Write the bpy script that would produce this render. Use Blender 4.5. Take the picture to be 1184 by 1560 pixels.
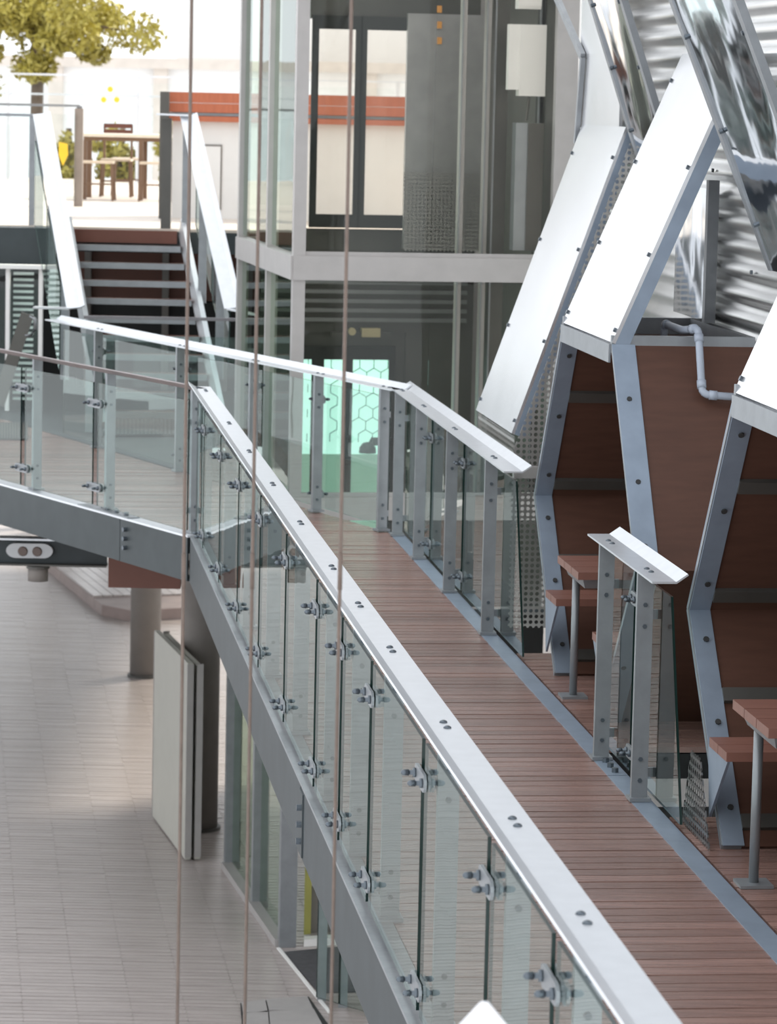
import bpy, bmesh, math, random
from mathutils import Vector as V, Matrix
random.seed(4)
for o in list(bpy.data.objects): bpy.data.objects.remove(o)
SC = bpy.context.scene; COL = SC.collection

# ------------------------------------------------------------------ camera
FP = 5000.0; EYE = 3.2; PIT = math.atan(630/FP); ROLL = 0.022          # focal length in pixels of the 1184x1560 frame
cF = V((0, math.cos(PIT), -math.sin(PIT))); r0 = V((1,0,0)); u0 = V((0, math.sin(PIT), math.cos(PIT)))
cR = r0*math.cos(ROLL)+u0*math.sin(ROLL); cU = u0*math.cos(ROLL)-r0*math.sin(ROLL); cC = V((0,0,EYE))
cam = bpy.data.cameras.new('camera'); co = bpy.data.objects.new('camera', cam); COL.objects.link(co)
m = Matrix((cR, cU, -cF)).transposed().to_4x4(); m.translation = cC; co.matrix_world = m
cam.sensor_fit = 'VERTICAL'; cam.sensor_height = 36; cam.lens = FP/1560*36; cam.clip_end = 500; cam.clip_start = .2
cam.dof.use_dof = True; cam.dof.focus_distance = 14.5; cam.dof.aperture_fstop = 7.0
SC.camera = co
# ------------------------------------------------------------------ light
w = bpy.data.worlds.new('world'); SC.world = w; w.use_nodes = True
bg = w.node_tree.nodes['Background']; bg.inputs[0].default_value = (.93,.96,1,1); bg.inputs[1].default_value = 1.3
sl = bpy.data.lights.new('sun', 'SUN'); so = bpy.data.objects.new('sun', sl); COL.objects.link(so)
sl.energy = 4.0; sl.angle = math.radians(6); sl.color = (1,.93,.8)
so.rotation_euler = V((-.62,-.6,-.72)).to_track_quat('-Z','Y').to_euler()
SC.view_settings.view_transform = 'Standard'; SC.view_settings.look = 'None'
SC.view_settings.exposure = 0.42; SC.view_settings.gamma = 1; SC.view_settings.use_curve_mapping = False

# ------------------------------------------------------------------ pixel -> place
def ray(x, y): return cF*FP + cR*(x-592) - cU*(y-780)
def G(x, y, z=0): d = ray(x,y); return cC + d*((z-EYE)/d.z)              # on a level plane
def D(x, y, Y): d = ray(x,y); return cC + d*(Y/d.y)                      # at a distance
def PL(x, y, P, n): d = ray(x,y); return cC + d*((V(P)-cC).dot(n)/d.dot(n))
_v = ray(-15,137); UU = V((_v.x,_v.y,0)).normalized(); VV = V((UU.y,-UU.x,0)); ZZ = V((0,0,1))
def S(s, v, z=0): return UU*s + VV*v + ZZ*z                              # walkway frame: along, across, up
def sof(P): return P.dot(UU)

# ------------------------------------------------------------------ materials
MATS = {}
def mat(name, col, rough=.5, metal=0, var=.12, scale=6, bump=0, bscale=40, spec=.5, stretch=(1,1,1), rnd=0, emit=0, coat=0):
    if name in MATS: return MATS[name]
    M = bpy.data.materials.new(name); M.use_nodes = True; n = M.node_tree.nodes; l = M.node_tree.links
    b = n['Principled BSDF']; b.inputs['Roughness'].default_value = rough; b.inputs['Metallic'].default_value = metal
    b.inputs['Specular IOR Level'].default_value = spec
    if coat: b.inputs['Coat Weight'].default_value = coat; b.inputs['Coat Roughness'].default_value = .18
    tc = n.new('ShaderNodeTexCoord'); mp = n.new('ShaderNodeMapping'); l.new(tc.outputs['Object'], mp.inputs[0]); mp.inputs['Scale'].default_value = stretch
    nz = n.new('ShaderNodeTexNoise'); nz.inputs['Scale'].default_value = scale; nz.inputs['Detail'].default_value = 6; l.new(mp.outputs[0], nz.inputs[0])
    mx = n.new('ShaderNodeMix'); mx.data_type = 'RGBA'; l.new(nz.outputs[0], mx.inputs[0])
    mx.inputs[6].default_value = tuple(max(0,c*(1-var*1.6)) for c in col)+(1,); mx.inputs[7].default_value = tuple(min(1,c*(1+var*1.6)) for c in col)+(1,)
    out = mx.outputs[2]
    if rnd:
        oi = n.new('ShaderNodeObjectInfo'); hs = n.new('ShaderNodeHueSaturation'); mr = n.new('ShaderNodeMapRange')
        mr.inputs[3].default_value = 1-rnd; mr.inputs[4].default_value = 1+rnd; l.new(oi.outputs['Random'], mr.inputs[0]); l.new(mr.outputs[0], hs.inputs['Value']); l.new(out, hs.inputs['Color']); out = hs.outputs[0]
    l.new(out, b.inputs['Base Color'])
    if emit: l.new(out, b.inputs['Emission Color']); b.inputs['Emission Strength'].default_value = emit
    if bump:
        n2 = n.new('ShaderNodeTexNoise'); n2.inputs['Scale'].default_value = bscale; l.new(mp.outputs[0], n2.inputs[0])
        bp = n.new('ShaderNodeBump'); bp.inputs['Strength'].default_value = bump; bp.inputs['Distance'].default_value = .02; l.new(n2.outputs[0], bp.inputs['Height']); l.new(bp.outputs[0], b.inputs['Normal'])
    MATS[name] = M; return M
def glassmat(name, tint, refl=1.0):
    M = bpy.data.materials.new(name); M.use_nodes = True; n = M.node_tree.nodes; l = M.node_tree.links; n.clear()
    o = n.new('ShaderNodeOutputMaterial'); t = n.new('ShaderNodeBsdfTransparent'); t.inputs[0].default_value = tint+(1,)
    clear = n.new('ShaderNodeBsdfTransparent'); g = n.new('ShaderNodeBsdfGlossy'); g.inputs['Roughness'].default_value = 0; g.inputs[0].default_value = (.93,.98,.96,1)
    tc = n.new('ShaderNodeTexCoord'); nz = n.new('ShaderNodeTexNoise'); nz.inputs['Scale'].default_value = 1.3; bp = n.new('ShaderNodeBump'); bp.inputs['Strength'].default_value = .08; bp.inputs['Distance'].default_value = .02
    l.new(tc.outputs['Object'], nz.inputs[0]); l.new(nz.outputs[0], bp.inputs['Height']); l.new(bp.outputs[0], g.inputs['Normal'])
    fr = n.new('ShaderNodeFresnel'); fr.inputs[0].default_value = 1.5; ge = n.new('ShaderNodeNewGeometry')
    a = n.new('ShaderNodeMath'); a.operation = 'MULTIPLY'; a.inputs[1].default_value = 0.95*refl; a.use_clamp = True; l.new(fr.outputs[0], a.inputs[0])
    m1 = n.new('ShaderNodeMixShader'); l.new(a.outputs[0], m1.inputs[0]); l.new(t.outputs[0], m1.inputs[1]); l.new(g.outputs[0], m1.inputs[2])
    m2 = n.new('ShaderNodeMixShader'); l.new(ge.outputs['Backfacing'], m2.inputs[0]); l.new(m1.outputs[0], m2.inputs[1]); l.new(clear.outputs[0], m2.inputs[2])
    l.new(m2.outputs[0], o.inputs[0]); return M
def meshmat(name, col, cell, hole, rough=.4):
    """sheet metal punched with staggered round holes"""
    M = mat(name, col, rough, .8, .1); n = M.node_tree.nodes; l = M.node_tree.links; b = n['Principled BSDF']; o = n['Material Output']
    tc = n.new('ShaderNodeTexCoord'); vo = n.new('ShaderNodeTexVoronoi'); vo.inputs['Scale'].default_value = 1/cell; vo.inputs['Randomness'].default_value = 0
    mp = n.new('ShaderNodeMapping'); mp.inputs['Rotation'].default_value = (0,0,0); l.new(tc.outputs['UV'], mp.inputs[0]); l.new(mp.outputs[0], vo.inputs['Vector']); vo.voronoi_dimensions = '2D'
    c = n.new('ShaderNodeMath'); c.operation = 'LESS_THAN'; c.inputs[1].default_value = hole; l.new(vo.outputs['Distance'], c.inputs[0])
    t = n.new('ShaderNodeBsdfTransparent'); ms = n.new('ShaderNodeMixShader'); l.new(c.outputs[0], ms.inputs[0]); l.new(b.outputs[0], ms.inputs[1]); l.new(t.outputs[0], ms.inputs[2]); l.new(ms.outputs[0], o.inputs[0])
    return M
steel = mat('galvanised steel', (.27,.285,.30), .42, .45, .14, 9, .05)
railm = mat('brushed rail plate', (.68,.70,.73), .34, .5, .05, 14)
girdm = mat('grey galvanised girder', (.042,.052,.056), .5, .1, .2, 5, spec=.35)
bolt = mat('zinc bolt', (.12,.14,.16), .35, .7, .1)
frameb = mat('blue grey galvanised angle', (.25,.30,.37), .45, .35, .12, 8)
towerm = mat('pale anodised frame', (.42,.40,.39), .45, .3, .07, 7)
wood = mat('red brown decking', (.285,.17,.142), .22, 0, .25, 5, .12, 60, .7, (.5,9,1), .16)
plazam = mat('weathered plaza decking', (.43,.38,.36), .26, 0, .2, 3, .1, 60, .7, (.4,6,1))
ply = mat('brown plywood', (.092,.045,.032), .42, 0, .14, 5, 0, 40, .2, (1,1,7))
tablem = mat('red hardwood slats', (.22,.10,.075), .4, 0, .18, 5, 0, 40, .4, (1,8,1))
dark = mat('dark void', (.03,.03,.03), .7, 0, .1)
darkg = mat('dark grey metal', (.10,.096,.088), .45, .4, .1)
hoodm = mat('satin aluminium cladding', (.76,.765,.78), .26, .85, .04, 2, .2, 1.2)
mirr = mat('polished aluminium cladding', (.80,.82,.85), .05, 1, .03, 3, .25, 1.7)
corr = mat('corrugated zincalume', (.78,.78,.77), .3, .85, .06, 4)
white = mat('white paint', (.82,.81,.79), .5, 0, .03)
conc = mat('grey concrete', (.22,.20,.185), .7, 0, .12, 4)
rust = mat('rust brown panel', (.13,.045,.028), .5, 0, .1)
redw = mat('red timber boards', (.48,.15,.08), .5, 0, .12, 4, 0, 40, .3, (8,1,1))
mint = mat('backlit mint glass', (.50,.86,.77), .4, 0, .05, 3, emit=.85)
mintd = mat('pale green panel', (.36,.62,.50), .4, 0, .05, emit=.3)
hexl = mat('dark green line', (.05,.25,.22), .5)
rope = mat('brown steel cable', (.15,.11,.09), .5, .3, .2, 30)
matm = mat('charcoal ribbed mat', (.07,.07,.075), .8, 0, .3, 20)
yel = mat('yellow vinyl', (.9,.55,.03), .5)
leafm = mat('olive leaf', (.42,.36,.07), .5, 0, .35, 1.2)
bark = mat('bark', (.12,.08,.05), .8)
pave = mat('grey paver', (.36,.34,.33), .7, 0, .08)
upm = mat('pale deck', (.62,.55,.48), .5, 0, .12, 3)
glass = glassmat('clear balustrade glass', (.80,.90,.87))
gter = glassmat('terrace glass', (.95,.97,.96), .6)
gtow = glassmat('lift tower glass', (.90,.88,.84), .8)
ggrn = glassmat('green tinted glass', (.62,.76,.62))
gedge = mat('dark glass edge', (.012,.03,.026), .15)
gtop = mat('bright glass edge', (.06,.09,.085), .12, spec=.9)
screen = meshmat('perforated steel', (.40,.39,.37), .035, .34)
wire = meshmat('woven wire mesh', (.16,.16,.16), .04, .38)

# ------------------------------------------------------------------ mesh helpers
class MB:
    def __init__(s): s.v=[]; s.f=[]; s.m=[]; s.uv=None
    def add(s, vs, fs, mi=0):
        k=len(s.v); s.v += [V(p) for p in vs]; s.f += [tuple(i+k for i in f) for f in fs]; s.m += [mi]*len(fs); return s
    def hexa(s, p, mi=0):                        # 4 bottom, 4 top
        return s.add(p, [(3,2,1,0),(4,5,6,7),(0,1,5,4),(1,2,6,5),(2,3,7,6),(3,0,4,7)], mi)
    def box(s, c, x, y, z, mi=0):                # centre and three half-axis vectors
        c,x,y,z = V(c),V(x),V(y),V(z)
        if x.cross(y).dot(z) < 0: x = -x
        return s.hexa([c-x-y-z,c+x-y-z,c+x+y-z,c-x+y-z,c-x-y+z,c+x-y+z,c+x+y+z,c-x+y+z], mi)
    def slab(s, q, n):                           # closed glass pane: faces 0, edges 1, top edge 2
        q=[V(p) for p in q]; s.hexa(q+[p+n for p in q]); s.m[-6:]=[0,0,1,1,2,1]; return s
    def ab(s, x0,x1,y0,y1,z0,z1, mi=0): return s.box(((x0+x1)/2,(y0+y1)/2,(z0+z1)/2),((x1-x0)/2,0,0),(0,(y1-y0)/2,0),(0,0,(z1-z0)/2), mi)
    def sb(s, a0,a1,v0,v1,z0,z1, mi=0): return s.box(S((a0+a1)/2,(v0+v1)/2,(z0+z1)/2), VV*((v1-v0)/2), UU*((a1-a0)/2), ZZ*((z1-z0)/2), mi)
    def prism(s, poly, vec, mi=0):
        poly=[V(p) for p in poly]; n=len(poly); vec=V(vec)
        nm=sum(((poly[i]-poly[0]).cross(poly[(i+1)%n]-poly[0]) for i in range(n)), V())
        if nm.dot(vec) < 0: poly=poly[::-1]
        return s.add(poly+[p+vec for p in poly], [tuple(range(n))[::-1], tuple(range(n,2*n))]+[(i,(i+1)%n,(i+1)%n+n,i+n) for i in range(n)], mi)
    def tube(s, path, r, n=8, mi=0):
        path=[V(p) for p in path]; k=len(s.v); m=len(path)
        for i,p in enumerate(path):
            t=(path[min(i+1,m-1)]-path[max(i-1,0)]).normalized()
            a=t.cross(V((0,0,1)) if abs(t.z)<.9 else V((1,0,0))).normalized(); b=t.cross(a)
            rr = r[i] if isinstance(r,(list,tuple)) else r
            s.v += [p+(a*math.cos(j*2*math.pi/n)+b*math.sin(j*2*math.pi/n))*rr for j in range(n)]
        fs=[(k+i*n+j,k+i*n+(j+1)%n,k+(i+1)*n+(j+1)%n,k+(i+1)*n+j) for i in range(m-1) for j in range(n)]
        fs += [tuple(k+j for j in range(n))[::-1], tuple(k+(m-1)*n+j for j in range(n))]
        s.f += fs; s.m += [mi]*len(fs); return s
    def bar(s, a, b, side, w, t, mi=0):          # flat bar from a to b, width w along side, thickness t
        a,b=V(a),V(b); d=b-a; x=V(side); x=(x-d*(x.dot(d)/d.dot(d))).normalized(); y=d.cross(x).normalized()
        return s.box((a+b)/2, x*w/2, y*t/2, d/2, mi)
    def mesh(s, name, mats, smooth=False, org=V((0,0,0))):
        me=bpy.data.meshes.new(name); me.from_pydata([p-org for p in s.v],[],s.f)
        for mm in (mats if isinstance(mats,(list,tuple)) else [mats]): me.materials.append(mm)
        me.polygons.foreach_set('material_index', s.m)
        bm=bmesh.new(); bm.from_mesh(me); bmesh.ops.recalc_face_normals(bm, faces=bm.faces); bm.to_mesh(me); bm.free()
        if smooth: me.polygons.foreach_set('use_smooth',[True]*len(me.polygons))
        me.update(); return me
def org(o):
    p=V((0,0,0))
    while o: p += o.location; o=o.parent
    return p
def obj(name, mb, mats, parent=None, smooth=False, **k):
    og = org(parent) if parent else V((0,0,0))
    if not parent:                                # origin at the base of a one-mesh thing
        n=len(mb.v); c=sum(mb.v,V())/n; c.z=min(p.z for p in mb.v); og=c
    o=bpy.data.objects.new(name, mb.mesh(name,mats,smooth,og)); COL.objects.link(o)
    if parent: o.parent=parent
    else: o.location=og
    for a,b in k.items(): o[a]=b
    return o
def place(name, me, parent, P, rz=0):             # a part that shares mesh data
    o=bpy.data.objects.new(name, me); COL.objects.link(o); o.parent=parent; o.location=V(P)-org(parent); o.rotation_euler.z=rz; return o
def thing(name, label, category, loc, group=None, kind=None):
    o=bpy.data.objects.new(name,None); COL.objects.link(o); o.location=V(loc); o.empty_display_size=.1
    o['label']=label; o['category']=category
    if group: o['group']=group
    if kind: o['kind']=kind
    return o
def tag(o, label, category=None, group=None, kind=None):
    o['label']=label
    if category: o['category']=category
    if group: o['group']=group
    if kind: o['kind']=kind
    return o
def uvsheet(name, a, b, c, d, m_, parent, **k):   # a sheet with metric UVs for punched metal, 2 mm thick
    a,b,c,d=map(V,(a,b,c,d)); nrm=(b-a).cross(d-a).normalized()*.003
    mb=MB().hexa([a-nrm,b-nrm,c-nrm,d-nrm,a+nrm,b+nrm,c+nrm,d+nrm]); o=obj(name,mb,m_,parent,**k)
    me=o.data; uv=me.uv_layers.new(name='UVMap'); ex=(b-a).normalized(); ey=nrm.normalized().cross(ex); og=org(o)
    for lp in me.loops:
        p=me.vertices[lp.vertex_index].co+og-a; uv.data[lp.index].uv=(p.dot(ex),p.dot(ey))
    return o
def clip(poly, s0, s1):
    def half(P, f):
        out=[]
        for i in range(len(P)):
            a,b=P[i],P[(i+1)%len(P)]; fa,fb=f(a),f(b)
            if fa>=0: out.append(a)
            if (fa>=0)!=(fb>=0): t=fa/(fa-fb); out.append((a[0]+(b[0]-a[0])*t,a[1]+(b[1]-a[1])*t))
        return out
    return half(half(poly, lambda p:p[0]-s0), lambda p:s1-p[0])
def deckboards(poly, s0, s1, pitch, parent, m_, z=0, gap=.012):
    s=s0
    while s<s1:
        P=clip(poly,s+gap/2,s+pitch-gap/2)
        if len(P)>2:
            dz=random.uniform(-.0015,.0015)
            obj('board', MB().prism([S(a,b,z-.028+dz) for a,b in P], ZZ*.028), m_, parent)
        s+=pitch

# ------------------------------------------------------------------ setting: decks
ZP=-3.8; ZU=1.83
VL=1.47; VR=2.96                                  # walkway edges (across)
poly=[(7.6,VL+.12),(7.6,VR),(24.0,VR),(30.8,.62),(32.2,.15),(32.2,-2.0),(29.6,-.95),(26.74,.28),(23.72,1.58),(23.5,VL+.12)]
fl=obj('floor', MB().prism([S(a,b,-.16) for a,b in poly], ZZ*.125), dark); tag(fl,'red brown timber walkway deck on steel joists','walkway',kind='structure')
deckboards(poly,7.6,32.2,.112,fl,wood)
bf=MB()
for k,(a,b) in enumerate(((15.9,18.7),(11.4,14.3))):
    f_=obj('floor', MB().sb(a,b,3.07,3.915,-.16,-.035), dark); tag(f_,'timber booth floor beside the walkway edge plate','floor',kind='structure')
    deckboards([(a,3.075),(b,3.075),(b,3.91),(a,3.91)],a,b,.112,f_,wood)
# lower plaza
pf=obj('floor', MB().ab(-14,9,14,62,ZP-.3,ZP-.03), dark); tag(pf,'weathered timber plaza deck below the walkway','plaza',kind='structure')
_g0,_g1=G(89.6,1340,ZP),G(116.6,1540,ZP); sk=(_g0.x-_g1.x)/(_g0.y-_g1.y)
mb=MB(); y=17.
while y<60:
    x=_g0.x+sk*(y-_g0.y)-.42*26
    for k in range(46):
        a=x+.42*k
        if -14<a<8: mb.ab(a+.001,a+.419,y,y+.086,ZP-.03,ZP+random.uniform(-.0015,.0015))
    y+=.1
o=obj('board',mb,plazam,pf,kind='stuff')
# upper deck
uf=obj('floor', MB().ab(-14,1.5,33.6,52.3,ZU-.25,ZU-.03), girdm); tag(uf,'pale sunlit upper terrace deck at the top of the stairs','terrace',kind='structure')
mb=MB(); y=33.62
while y<52.1: mb.ab(-14,1.5,y,y+.13,ZU-.03,ZU); y+=.137
obj('board',mb,upm,uf,kind='stuff')
tb=obj('wall_terrace', MB().ab(-14,-3.45,33.3,33.58,ZU-.38,ZU-.01), girdm); tag(tb,'grey steel edge beam of the upper terrace','beam',kind='structure')
sl_=obj('floor', MB().prism([S(27.0,2.0,-.2),S(28,2.15,-.2),S(31.2,1.8,-.2),S(34.5,1.6,-.2),S(34.5,-.9,-.2),S(32.25,-.9,-.2),S(32.2,.2,-.2),S(30.8,.68,-.2)],ZZ*.19),girdm); tag(sl_,'grey slab at the foot of the stairs behind the glass','floor',kind='structure')
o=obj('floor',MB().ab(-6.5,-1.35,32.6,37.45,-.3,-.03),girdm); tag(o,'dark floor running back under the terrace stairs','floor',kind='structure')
o=obj('floor',MB().sb(14.32,15.88,3.08,3.95,-.4,-.3),dark); tag(o,'dark sheet added to darken the gap between the two booths','floor',kind='structure')  # added dark sheet, stands in for the darkness of the open gap
# edge plates and girders
g=thing('walkway_girder','grey galvanised steel girder under the plaza-side edge of the walkway','girder',S(16,VL,-.34))
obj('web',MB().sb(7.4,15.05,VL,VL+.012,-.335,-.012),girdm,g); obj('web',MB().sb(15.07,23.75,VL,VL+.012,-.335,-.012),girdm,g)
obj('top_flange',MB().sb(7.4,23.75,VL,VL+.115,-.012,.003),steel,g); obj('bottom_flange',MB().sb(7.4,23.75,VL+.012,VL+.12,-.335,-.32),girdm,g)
obj('splice_plate',MB().sb(14.9,15.06,VL-.008,VL,-.32,-.02),girdm,g)
for z in (-.09,-.17,-.25): obj('bolt_head',MB().tube([S(14.95,VL-.03,z),S(14.95,VL-.005,z)],.016,6),bolt,g)
K=S(23.74,1.45); Ld=(S(26.74,.10)-S(23.72,1.40)).normalized(); Ln=V((Ld.y,-Ld.x,0)); Ln = Ln if Ln.y>0 else -Ln
g=thing('landing_girder','grey steel girder carrying the front edge of the stair landing','girder',K-ZZ*.34)
def lb(a0,a1,n0,n1,z0,z1): return MB().box(K+Ld*(a0+a1)/2+Ln*(n0+n1)/2+ZZ*(z0+z1)/2, Ld*(a1-a0)/2, Ln*(n1-n0)/2, ZZ*(z1-z0)/2)
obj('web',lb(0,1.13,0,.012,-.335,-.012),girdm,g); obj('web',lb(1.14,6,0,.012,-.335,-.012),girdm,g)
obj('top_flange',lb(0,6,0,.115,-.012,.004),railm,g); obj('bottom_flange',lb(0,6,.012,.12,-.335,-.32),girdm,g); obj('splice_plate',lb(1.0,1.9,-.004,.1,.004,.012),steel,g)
for z in (-.08,-.15,-.22):
    c=K+Ld*1.03+ZZ*z; obj('bolt_head',MB().tube([c-Ln*.028,c],.018,6),bolt,g)
for a in (1.15,1.32,1.48):
    c=K+Ld*a+Ln*.06; obj('bolt_head',MB().tube([c+ZZ*.012,c+ZZ*.035],.02,6),bolt,g)
g=thing('edge_plate','long flat steel edge plate along the booth side of the walkway','edge plate',S(16,3.0,-.3))
obj('plate',MB().sb(7.4,15.2,VR,VR+.1,-.012,.004),frameb,g); obj('plate',MB().sb(15.21,24.0,VR,VR+.1,-.012,.004),frameb,g); obj('web',MB().sb(7.4,24,VR+.05,VR+.062,-.3,-.012),girdm,g)
for s_ in (15.52,15.4,15.28): obj('bolt_head',MB().tube([S(s_,VR+.05,.004),S(s_,VR+.05,.026)],.018,6),bolt,g)

# ------------------------------------------------------------------ balustrades
def boltmesh():
    mb=MB(); mb.tube([(0,-.055,0),(0,.055,0)],.009,8); mb.tube([(0,-.03,0),(0,-.018,0)],.017,8); mb.tube([(0,.018,0),(0,.03,0)],.017,8)
    mb.tube([(0,-.072,0),(0,-.066,0),(0,-.045,0)],[.004,.010,.012],8); mb.tube([(0,.045,0),(0,.066,0),(0,.072,0)],[.012,.010,.004],8)
    return mb.mesh('bolt',bolt,True)
BOLT=boltmesh()
def clampmesh(L):
    mb=MB()
    for y in (-.014,.014):
        pts=[]
        for k in range(7): a=math.pi/2-k*math.pi/6; pts.append((L/2+.032*math.cos(a),y-.005,.032*math.sin(a)))
        for k in range(7): a=-math.pi/2-k*math.pi/6; pts.append((-L/2+.032*math.cos(a),y-.005,.032*math.sin(a)))
        mb.prism(pts,(0,.01,0))
    return mb.mesh('clamp',steel)
CL=clampmesh(.19); CS=clampmesh(.09)
RB=MB().tube([(0,0,0),(0,0,.006),(0,0,.009)],[.0145,.012,.006],8).mesh('rail_bolt',bolt,True)
def frame2(a,b):
    d=(b-a); d.z=0; d.normalize(); return d
def balustrade(root, A, B, out, stations, panels, railA=None, railB=None, rail=True, clampz=(.13,.87), gtopz=1.0, slantA=0, slantB=0, railmat=None, slope=0, posts=True, z0=0, clamps=True, cm=CL, single=False, gbot=.03):
    """A->B runs along the deck edge; out points away from the deck. stations/panels are metres from A"""
    d=frame2(A,B); out=V(out).normalized(); L=(B-A).length; rz=math.atan2(d.y,d.x)
    P=lambda t,n,z: A+d*t+out*n+ZZ*(z+slope*t)
    if rail:
        a,b=(railA if railA is not None else 0),(railB if railB is not None else L)
        prof=[(-.10,1.068),(.012,1.068),(.066,1.106),(.062,1.113),(.010,1.077),(-.10,1.077)]
        obj('handrail',MB().prism([P(a,n,z) for n,z in prof],P(b,0,0)-P(a,0,0)),railmat or railm,root)
    for t in stations:
        if posts:
            mb=MB(); mb.box(P(t,-.06,.538),out*.0375,d*.016,ZZ*.53); mb.box(P(t,-.06,.0135),out*.05,d*.05,ZZ*.008); po=obj('post',mb,steel,root)
            for z in (.1,.2,.82,.92): obj('bolt_head',MB().tube([P(t,-.06,z)-d*.024,P(t,-.06,z)-d*.014],.011,6),bolt,po)
            for z in clampz: obj('bracket',MB().box(P(t+.03,-.012,z),out*.02,d*.008,ZZ*.022),steel,root)
        if rail:
            for k in (-.05,.05): place('rail_bolt',RB,root,P(t+k,-.045,1.077))
    for i,(a,b) in enumerate(panels):
        sa=slantA if i==0 else 0; sb=slantB if i==len(panels)-1 else 0
        th=.012; q=[P(a+sa,0,gbot),P(b+sb,0,gbot),P(b,0,gtopz),P(a,0,gtopz)]; n=out*th
        mb=MB().slab(q,n); o=obj('glass_panel',mb,[glass,gedge,gtop],root)
    if clamps:
        js=[(p_[1]+q_[0])/2 for p_,q_ in zip(panels,panels[1:])] if not single else [t for t in stations]
        for j in js:
            for z in clampz:
                c=place('clamp',cm,root,P(j,.006,z),rz)
                for k in ((-.09,.09) if cm is CL else (-.04,.04)):
                    bo=bpy.data.objects.new('bolt',BOLT); COL.objects.link(bo); bo.parent=c; bo.location=(k,0,0)
def panels_from(js,g=.085): return [(a+g/2,b-g/2) for a,b in zip(js,js[1:])]
# near outer balustrade of the walkway
js=[7.0]+sorted([sof(G(x,y,.13)) for x,y in ((296,815),(319,866),(347,924),(379,992),(420.6,1073),(469,1169),(509,1248.6),(556,1340),(633,1502))]+[sof(G(744,1344,.87)),sof(G(839.5,1500,.87))])+[23.68]
st=sorted([sof(G(x,y,1.077)) for x,y in ((340,645),(372,688),(405,738),(450,797),(503,865),(545,922),(594,990),(680,1105),(790,1253),(890,1400))])+[23.6]
b=thing('glass_balustrade','long glass balustrade with white folded rail on the plaza side of the walkway','balustrade',S(15,VL+.08,0))
A0=S(6.9,VL+.045); B0=S(23.8,VL+.045)
balustrade(b,A0,B0,-VV,[s-6.9 for s in st],panels_from([max(0,s-6.9) for s in js]),railA=0,railB=23.95-6.9)
# landing front
b=thing('glass_balustrade','landing balustrade with thin brown rail above the oval bulkhead lamp','balustrade',K+Ld*2)
A0=K+Ln*.045; l1=[.1,(G(150,778)-K).dot(Ld),(G(46,747)-K).dot(Ld)]; l1.append(l1[-1]+1.5)
balustrade(b,A0,K+Ld*6+Ln*.045,-Ln,l1,panels_from([.04]+[t+.12 for t in l1[1:]]+[6]),railmat=mat('brown grey rail',(.33,.29,.29),.4,.5),clampz=(.17,.82),gtopz=.98)
# landing rear
b=thing('glass_balustrade','rear landing balustrade with wide white rail in front of the lift','balustrade',S(27.5,1.8,0))
C1=S(24.02,2.99); C2=S(30.8,.66); d_=frame2(C1,C2); n_=V((d_.y,-d_.x,0)); n_=n_ if n_.dot(VV)>0 else -n_
l2=[.06]+[(G(x,y)-C1).dot(d_) for x,y in ((490,780),(372,752),(240,720),(130,683))]
balustrade(b,C1,C2,n_,l2,panels_from([.05]+[t+.12 for t in l2[1:4]]+[l2[4]+.1,7.1]),railA=-.14,railB=7.3,cm=CS)
# walkway right, far run and the short run between the booths
b=thing('glass_balustrade','white railed glass balustrade of close posts leading to the perforated screen','balustrade',S(21.5,VR+.05,0))
st=[sof(G(x,y)) for x,y in ((737,967),(693,903),(640,852))]+[23.8]
A0=S(18.3,VR+.1); 
balustrade(b,A0,S(24.0,VR+.1),VV,[s-18.3 for s in st],panels_from([.45]+[s-18.3-.15 for s in st[1:3]]+[5.6]),railA=18.62-18.3,railB=5.9,slantA=-.4,cm=CS)
b=thing('glass_balustrade','short two-post glass balustrade with white folded rail between the two booths','balustrade',S(15.2,VR+.05,0))
A0=S(13.9,VR+.1); st=[sof(G(985,1220)),sof(G(912,1157))]
balustrade(b,A0,S(16.1,VR+.1),VV,[s-13.9 for s in st],panels_from([.42,1.25,1.95]),railA=14.3-13.9,railB=15.92-13.9,slantA=-.35,cm=CS)

# ------------------------------------------------------------------ wall and booths on the right
VB=3.17; VW=3.92
mb=MB(); n=0; z=-.1; pts=[]
while z<6.6: pts.append((VW+.02+.02*math.sin(z*2*math.pi/.125),z)); z+=.125/6
k=len(pts); mb.add([S(8,v,z) for v,z in pts]+[S(21.0,v,z) for v,z in pts],[(i,i+1,k+i+1,k+i) for i in range(k-1)])
mb.sb(8,21.0,VW+.06,VW+.2,-4,10,0)
for _a,_b,_c,_d,_e,_f in ((8,20.6,2.95,4.1,4.75,12),): up_=obj('shade_block_upper',MB().sb(_a,_b,_c,_d,_e,_f),girdm); tag(up_,'unseen upper storey block added above the booths for shade','wall',kind='structure')  # added out of view: darkens the booths and keeps sun off the walkway
fw_=obj('shade_wall_far',MB().ab(1.75,5,23,36,-4,12),white); tag(fw_,'tall plain wall added beyond the lift tower to block the sun','wall',kind='structure')  # added sun blocker, shades the walkway and the near plaza
wl=obj('wall_right',mb,corr,smooth=True); tag(wl,'corrugated zinc wall behind the booths','wall',kind='structure')
SCREW=MB().tube([(0,0,0),(.012,0,0)],.012,6).mesh('screw',bolt)
for k in range(26): place('screw',SCREW,wl,S(random.choice((14.6,15.6,16.6,17.6,18.6))+random.uniform(-.05,.05),VW-.005,2.1+.125*random.randint(0,14)),math.atan2(-VV.y,-VV.x))
HEX=[(-.735,1.97),(.735,1.97),(1.53,.92),(.68,0),(-.68,0),(-1.53,.92)]
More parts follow.
